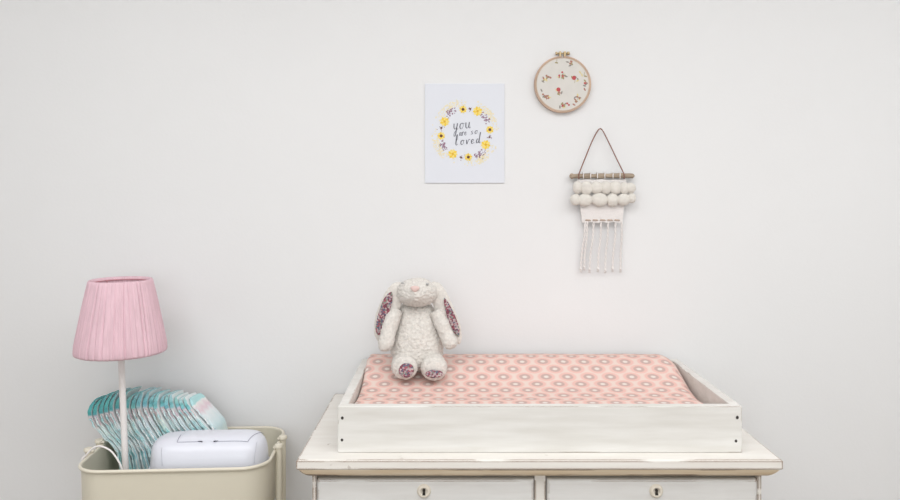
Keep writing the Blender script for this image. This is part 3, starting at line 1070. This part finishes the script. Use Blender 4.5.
cpts = [LQ(128, 481, 1.876), LQ(123.5, 473.5, 1.868), LQ(119, 463, 1.870), LQ(112, 453, 1.876), LQ(104.5, 448.3, 1.88), LQ(97.5, 447.2, 1.883), LQ(91.5, 450.3, 1.884), LQ(86.3, 455.9, 1.885), LQ(82.2, 460, 1.885), LQ(81.8, 470, 1.886), LQ(81.8, 485, 1.888), LQ(81.8, 505, 1.89)]
sweep(bm, spline(cpts, 90), 0.0023, 8)
new_obj('power_cord', bm, white_metal, lamp, smooth=True)['label'] = 'white power cord looping over the trolley rim'

# ------------------------------------------------------------------ diapers
def diaper_mat(seed):
    m = bpy.data.materials.new('printed_diaper_%d' % seed)
    m.use_nodes = True
    nt = m.node_tree
    N, L = nt.nodes.new, nt.links.new
    b = nt.nodes['Principled BSDF']
    b.inputs['Roughness'].default_value = .75
    b.inputs['Specular IOR Level'].default_value = .2
    uv = N('ShaderNodeUVMap'); uv.uv_map = 'UVMap'
    sep = N('ShaderNodeSeparateXYZ'); L(uv.outputs['UV'], sep.inputs[0])
    nz = N('ShaderNodeTexNoise'); nz.inputs['Scale'].default_value = 5; nz.inputs['Detail'].default_value = 3
    mp = N('ShaderNodeMapping'); mp.inputs['Location'].default_value = (seed * 3.1, seed, 0)
    L(uv.outputs['UV'], mp.inputs['Vector']); L(mp.outputs['Vector'], nz.inputs['Vector'])
    ad = N('ShaderNodeMath'); ad.operation = 'MULTIPLY_ADD'
    L(nz.outputs['Fac'], ad.inputs[0]); ad.inputs[1].default_value = .14; L(sep.outputs['X'], ad.inputs[2])
    r = N('ShaderNodeValToRGB')
    cr = r.color_ramp
    rs = random.Random(seed)
    j = lambda c: tuple(max(0, min(1, x * rs.uniform(.94, 1.05))) for x in c) + (1,)
    teal, aqua, lt, pinkg, wh = (0.11, 0.42, 0.44), (0.26, 0.60, 0.63), (0.50, 0.77, 0.79), (0.72, 0.61, 0.62), (0.84, 0.88, 0.87)
    if seed == 99:
        data = [(0, lt), (.26, lt), (.30, wh), (.42, (.78, .66, .66)), (.50, wh), (.7, (.66, .79, .80)), (.8, wh), (1, wh)]
    else:
        mixl = min(1, seed / 20)
        up = tuple(teal[i] * (1 - mixl) + lt[i] * mixl for i in range(3))
        mid = tuple(teal[i] * (1 - mixl) + aqua[i] * mixl for i in range(3))
        data = [(0, up), (.14, up), (.26, mid), (.34, teal if mixl < .4 else aqua), (.38, pinkg), (.47, pinkg), (.50, wh), (.66, lt), (.72, wh), (.80, aqua), (.9, lt), (1, aqua)]
    cr.elements[0].position, cr.elements[0].color = 0, j(data[0][1])
    cr.elements[1].position, cr.elements[1].color = 1, j(data[-1][1])
    for p, c in data[1:-1]:
        e = cr.elements.new(p); e.color = j(c)
    L(ad.outputs[0], r.inputs['Fac'])
    L(r.outputs['Color'], b.inputs['Base Color'])
    return m


inner = mat('diaper_inner_white', (0.84, 0.88, 0.88), rough=.9, var=.05, vscale=60)
cuffm = mat('diaper_cuff_aqua', (0.80, 0.84, 0.84), rough=.85, color2=(.42, .68, .70), vscale=70)
cuff2 = mat('diaper_cuff_teal', (0.30, 0.62, 0.64), rough=.85, color2=(.70, .80, .80), vscale=55)
cuff3 = mat('diaper_cuff_pale', (0.60, 0.78, 0.79), rough=.85, color2=(.84, .86, .86), vscale=60)
KEYS = [
    (0.0, [(96, 399), (91, 408), (92, 420), (104.5, 436), (117, 449), (121, 466), (126, 496)]),
    (.30, [(126, 394), (121, 402), (121, 412), (129, 430), (140, 447), (146, 466), (151, 496)]),
    (.65, [(160, 395), (158, 402), (159, 410), (169, 428), (179, 443), (186, 464), (190, 496)]),
    (1.0, [(189, 400), (192, 405), (197, 411), (207, 422), (215, 434), (220, 464), (222, 496)]),
]


def prof_at(t):
    for (ta, ka), (tb, kb) in zip(KEYS, KEYS[1:]):
        if t <= tb or tb == 1.0:                 # runs on past either end
            q = (t - ta) / (tb - ta)
            return [(a[0] + (b_[0] - a[0]) * q, a[1] + (b_[1] - a[1]) * q) for a, b_ in zip(ka, kb)]


ORD = ['leftmost', 'second', 'third', 'fourth', 'fifth', 'sixth', 'seventh', 'eighth', 'ninth', 'tenth', 'eleventh', 'twelfth', 'thirteenth', 'fourteenth', 'fifteenth', 'sixteenth',
       'seventeenth', 'eighteenth', 'nineteenth', 'twentieth', 'twenty-first', 'twenty-second', 'twenty-third', 'twenty-fourth']
ND = 20
DD = 1.996
rnd = random.Random(21)
for k in range(ND):
    t = k / (ND - 1) + (rnd.uniform(-.001, .001) if 0 < k < ND - 1 else 0)
    dj = rnd.uniform(-.005, .005)
    lift = rnd.uniform(-3.0, 1.8)
    key = [(x, y + lift * max(0, 1 - i / 1.4)) for i, (x, y) in enumerate(prof_at(t))]
    nxt = prof_at(t + 1 / (ND - 1))
    d0 = DD + dj
    n = 40
    path = [P(q.x, q.y, DD) + Vector((0, dj, 0)) for q in spline([Vector((x, y, 0)) for x, y in key], n)]
    npath = [P(q.x, q.y, DD) + Vector((0, dj, 0)) for q in spline([Vector((x, y, 0)) for x, y in nxt], n)]
    ppath = [P(q.x, q.y, DD) + Vector((0, dj, 0)) for q in spline([Vector((x, y, 0)) for x, y in prof_at(t - 1 / (ND - 1))], n)]
    last = k == ND - 1
    depth = 0.088 + rnd.uniform(-.004, .004)
    base = Vector((path[-1].x, d0 - DW + depth / 2, BASEZ))
    if last:
        lab = 'rightmost folded diaper of the row, its white front turned up behind the wipes box'
    elif k == 0:
        lab = 'leftmost folded aqua diaper of the row, bulging over the left trolley rim'
    else:
        lab = ORD[k] + ' folded aqua diaper from the left end of the row in the trolley'
    root = thing('folded_diaper', base, lab, 'diaper', 'folded diapers in a row in the trolley')
    bm = bmesh.new()
    uvl = bm.loops.layers.uv.new('UVMap')
    ny = 8
    uvs = {}
    rgs, hths = [], []
    for i, p in enumerate(path):
        u = i / (n - 1)
        tg = (path[min(i + 1, n - 1)] - path[max(i - 1, 0)]).normalized()
        nr = Vector((tg.z, 0, -tg.x))              # across the thickness, in the picture plane
        if nr.x > 0:
            nr = -nr
        gapw = min(abs((npath[i] - p).dot(nr)), abs((ppath[i] - p).dot(nr)))
        hth = min(.0064, .35 * gapw) * (0.50 + .50 * min(1, min(i, n - 1 - i) / 3))
        hths.append(hth)
        ring = []
        for side in (1, -1):
            for jj in range(ny + 1):
                q = jj / ny if side == 1 else 1 - jj / ny
                ed = min(1, min(q, 1 - q) * 7) ** .5
                wob = 0.0004 * noise.noise(Vector((u * 9, q * 3, k * .3))) 
                y = q * depth + (0.005 * noise.noise(Vector((u * 7, k * 1.3, 0))) + .0022 * noise.noise(Vector((u * 26, k * 1.3, 4)))) * (1 - q)
                v = bm.verts.new(p + nr * (side * hth * (1.22 - .62 * q) * (.84 + .16 * ed) + wob) + Vector((0, y, -.010 * q * q * max(0, 1 - u * 5))) - base)
                uvs[v] = (u, q)
                ring.append(v)
        rgs.append(ring)
    for r0, r1 in zip(rgs, rgs[1:]):
        m_ = len(r0)
        for j_ in range(m_):
            f = bm.faces.new((r0[j_], r0[(j_ + 1) % m_], r1[(j_ + 1) % m_], r1[j_]))
            f.material_index = 0 if j_ <= ny or j_ == m_ - 1 or last else 1
    bm.faces.new(rgs[0]); bm.faces.new(rgs[-1])
    for f in bm.faces:
        for l in f.loops:
            l[uvl].uv = uvs[l.vert]
    new_obj('pad', bm, [diaper_mat(99 if last else k), inner], root, smooth=True, angle=1.2)
    # gathered leg cuff frilling along the front edge, from the middle down
    bm = bmesh.new()
    cpath, crad = [], []
    for i in range(12, n - 1):
        p = path[i]
        cpath.append(p - base + Vector((.0006 * math.sin(i * 1.9 + k), -.0030 - .0022 * math.sin(i * 1.3 + k), .0006 * math.cos(i * 2.3))))
        crad.append(hths[i] * (.50 + .2 * math.sin(i * 2.2 + k)))
    sweep(bm, cpath, crad, 8, up=(0, 1, 0))
    new_obj('leg_cuff', bm, (cuffm, cuff2, cuff3)[(k * 2 + (k // 3)) % 3], root, smooth=True)

# ------------------------------------------------------------------ wipes box
plast = mat('white_plastic', (0.74, 0.755, 0.82), rough=.28, spec=.5)
seamm = mat('grey_seam', (0.34, 0.34, 0.42), rough=.6)
bx0, bx1 = (149.5 - 450) / F * 1.89, (267.8 - 450) / F * 1.91
bd0, bd1 = 1.842, 1.976
bcx, bcd = (bx0 + bx1) / 2, (bd0 + bd1) / 2
ha, hb = (bx1 - bx0) / 2, (bd1 - bd0) / 2
wz0, wz1 = BASEZ, 0.7665
wipes = thing('wipes_box', (bcx, bcd - DW, wz0), 'white plastic wipes box with rounded lid in front of the diapers in trolley', 'wipes box', rot=(0, 0, math.radians(3.5)))
HH = wz1 - wz0


def top_z(x, y):
    """dome height of the box above its base at local x,y"""
    qx, qy = min(1, abs(x / ha)), min(1, abs(y / hb))
    return (HH - .075) + .075 * max(0, 1 - qx ** 7.5 - qy ** 2.7) ** .32


bm = bmesh.new()
nu, nv = 72, 40
gx = [-ha + 2 * ha * (0.5 - 0.5 * math.cos(PI * i / nu)) for i in range(nu + 1)]
gy = [-hb + 2 * hb * (0.5 - 0.5 * math.cos(PI * j / nv)) for j in range(nv + 1)]


def rc(x, y):
    """plan outline with round corners"""
    q = max(0.0, 1 - min(1, abs(x / ha)) ** 7.5) ** (1 / 2.7)
    return x, y * max(q, .02)


gv = []
for x in gx:
    col_ = []
    for y in gy:
        X, Y = rc(x, y)
        col_.append(bm.verts.new((X, Y, top_z(x, y))))
    gv.append(col_)
for i in range(nu):
    for j in range(nv):
        bm.faces.new((gv[i][j], gv[i + 1][j], gv[i + 1][j + 1], gv[i][j + 1]))
loop = [gv[i][0] for i in range(nu + 1)] + [gv[nu][j] for j in range(1, nv + 1)] + [gv[i][nv] for i in range(nu - 1, -1, -1)] + [gv[0][j] for j in range(nv - 1, 0, -1)]
lw_ = [bm.verts.new((v.co.x * .94, v.co.y * .95, 0)) for v in loop]
for i in range(len(loop)):
    bm.faces.new((loop[i], lw_[i], lw_[(i + 1) % len(loop)], loop[(i + 1) % len(loop)]))
bm.faces.new(lw_)
new_obj('box_body', bm, plast, wipes, smooth=True, angle=1.1)


def wl(px, py):
    """local x,y on the dome where the picture shows px,py"""
    for it in range(400):                     # first point met from the front
        y = -hb + 2 * hb * it / 399
        d = bcd + y
        X = max(-ha * .98, min(ha * .98, (px - 450) / F * d - bcx))
        if 192 + (HC - top_z(X, y) - wz0) * F / d <= py:
            break
    return X, y


# flip lid: trapezoid plate following the dome
lx0, lyf = wl(177, 441.6)
lx1, _ = wl(246, 441.6)
lyb = hb * .55
bm = bmesh.new()
g = []
for i in range(41):
    s = i / 40
    row = []
    for j in range(17):
        q = j / 16
        y = lyf + (lyb - lyf) * q
        xa, xb = lx0 + 0.002 * q, lx1 + 0.024 * q
        x = xa + (xb - xa) * s
        e = min(1, min(s, 1 - s) * 14, min(q, 1 - q) * 6)
        row.append(bm.verts.new((x, y, top_z(x, y) + .0004 + .0016 * math.sqrt(max(0, e)))))
    g.append(row)
for i in range(40):
    for j in range(16):
        bm.faces.new((g[i][j], g[i + 1][j], g[i + 1][j + 1], g[i][j + 1]))
lid = new_obj('lid', bm, plast, wipes, smooth=True)


def seam(name, ptsxy, r, parent, m=seamm, lift=.0006):
    bm = bmesh.new()
    pts = []
    for (xa, ya), (xb, yb_) in zip(ptsxy, ptsxy[1:]):
        for i in range(14):
            s = i / 14
            x, y = xa + (xb - xa) * s, ya + (yb_ - ya) * s
            pts.append(Vector((x, y, top_z(x, y) + lift)))
    x, y = ptsxy[-1]
    pts.append(Vector((x, y, top_z(x, y) + lift)))
    sweep(bm, pts, r, 6, up=(0, 0, 1))
    return new_obj(name, bm, m, parent, smooth=True)


xm0, _ = wl(201, 441.6)
xm1, _ = wl(213, 441.6)
seam('lid_seam', [(lx0, lyf + .03), (lx0 - .001, lyf - .001), (xm0, lyf - .001)], .0007, wipes)
seam('lid_seam', [(xm1, lyf - .001), (lx1 + .001, lyf - .001), (lx1 + .0242, lyb)], .0007, wipes)
for x in (xm0, xm1):
    bm = bmesh.new()
    s_ = 1 if x == xm0 else -1
    sweep(bm, [Vector((x - s_ * .010, lyf - .001, top_z(x - s_ * .01, lyf) + .001)), Vector((x - s_ * .004, lyf - .0016, top_z(x, lyf) + .001)), Vector((x + s_ * .001, lyf - .002, top_z(x, lyf) + .0005))], [.0006, .0018, .0022], 8, flat=.8)
    new_obj('latch_notch', bm, mat('dark_notch', (.13, .13, .16), rough=.7), wipes, smooth=True)
for pxs in (((161.5, 447), (160.6, 452), (161.2, 466)), ((255.5, 443), (253.6, 452), (252, 467))):
    seam('panel_seam', [wl(*q) for q in pxs], .00045, wipes, mat('pale_seam', (.52, .52, .58), rough=.6), .0002)

# ------------------------------------------------------------------ light
w = bpy.data.worlds.new('World')
SC.world = w
w.use_nodes = True
w.node_tree.nodes['Background'].inputs['Color'].default_value = (0.9, 0.95, 1.0, 1)
w.node_tree.nodes['Background'].inputs['Strength'].default_value = 1.0


def area(name, loc, rot, sx, sy, power, color):
    l = bpy.data.lights.new(name, 'AREA')
    l.shape = 'RECTANGLE'
    l.size, l.size_y = sx, sy
    l.energy = power
    l.color = color
    o = bpy.data.objects.new(name, l)
    COL.objects.link(o)
    o.location = loc
    o.rotation_euler = rot
    return o


SUN_ = area('window_daylight', ((WX0 + WX1) / 2, YF - 0.03, (WZ0 + WZ1) / 2), (math.radians(90), 0, 0), WX1 - WX0 - .1, WZ1 - WZ0 - .1, 19, (0.95, 0.98, 1.0))
area('ceiling_bounce_fill', (0.35, -1.7, ZC - 0.03), (0, 0, 0), 4.0, 1.4, 55, (0.985, 0.985, 1.0))  # added unseen panel standing in for light bounced off the ceiling

# ------------------------------------------------------------------ camera
cam = bpy.data.cameras.new('Camera')
cam.sensor_width = 36
cam.lens = F / 900 * 36
cam.shift_y = -58 / 900
cam.clip_start = 0.02
co = bpy.data.objects.new('Camera', cam)
COL.objects.link(co)
co.location = (0, -DW, HC)
co.rotation_euler = (math.radians(90), 0, 0)
SC.camera = co
SC.view_settings.view_transform = 'Standard'
SC.view_settings.look = 'None'
SC.view_settings.gamma = 1
SC.view_settings.use_curve_mapping = False
SC.view_settings.exposure = 0.0
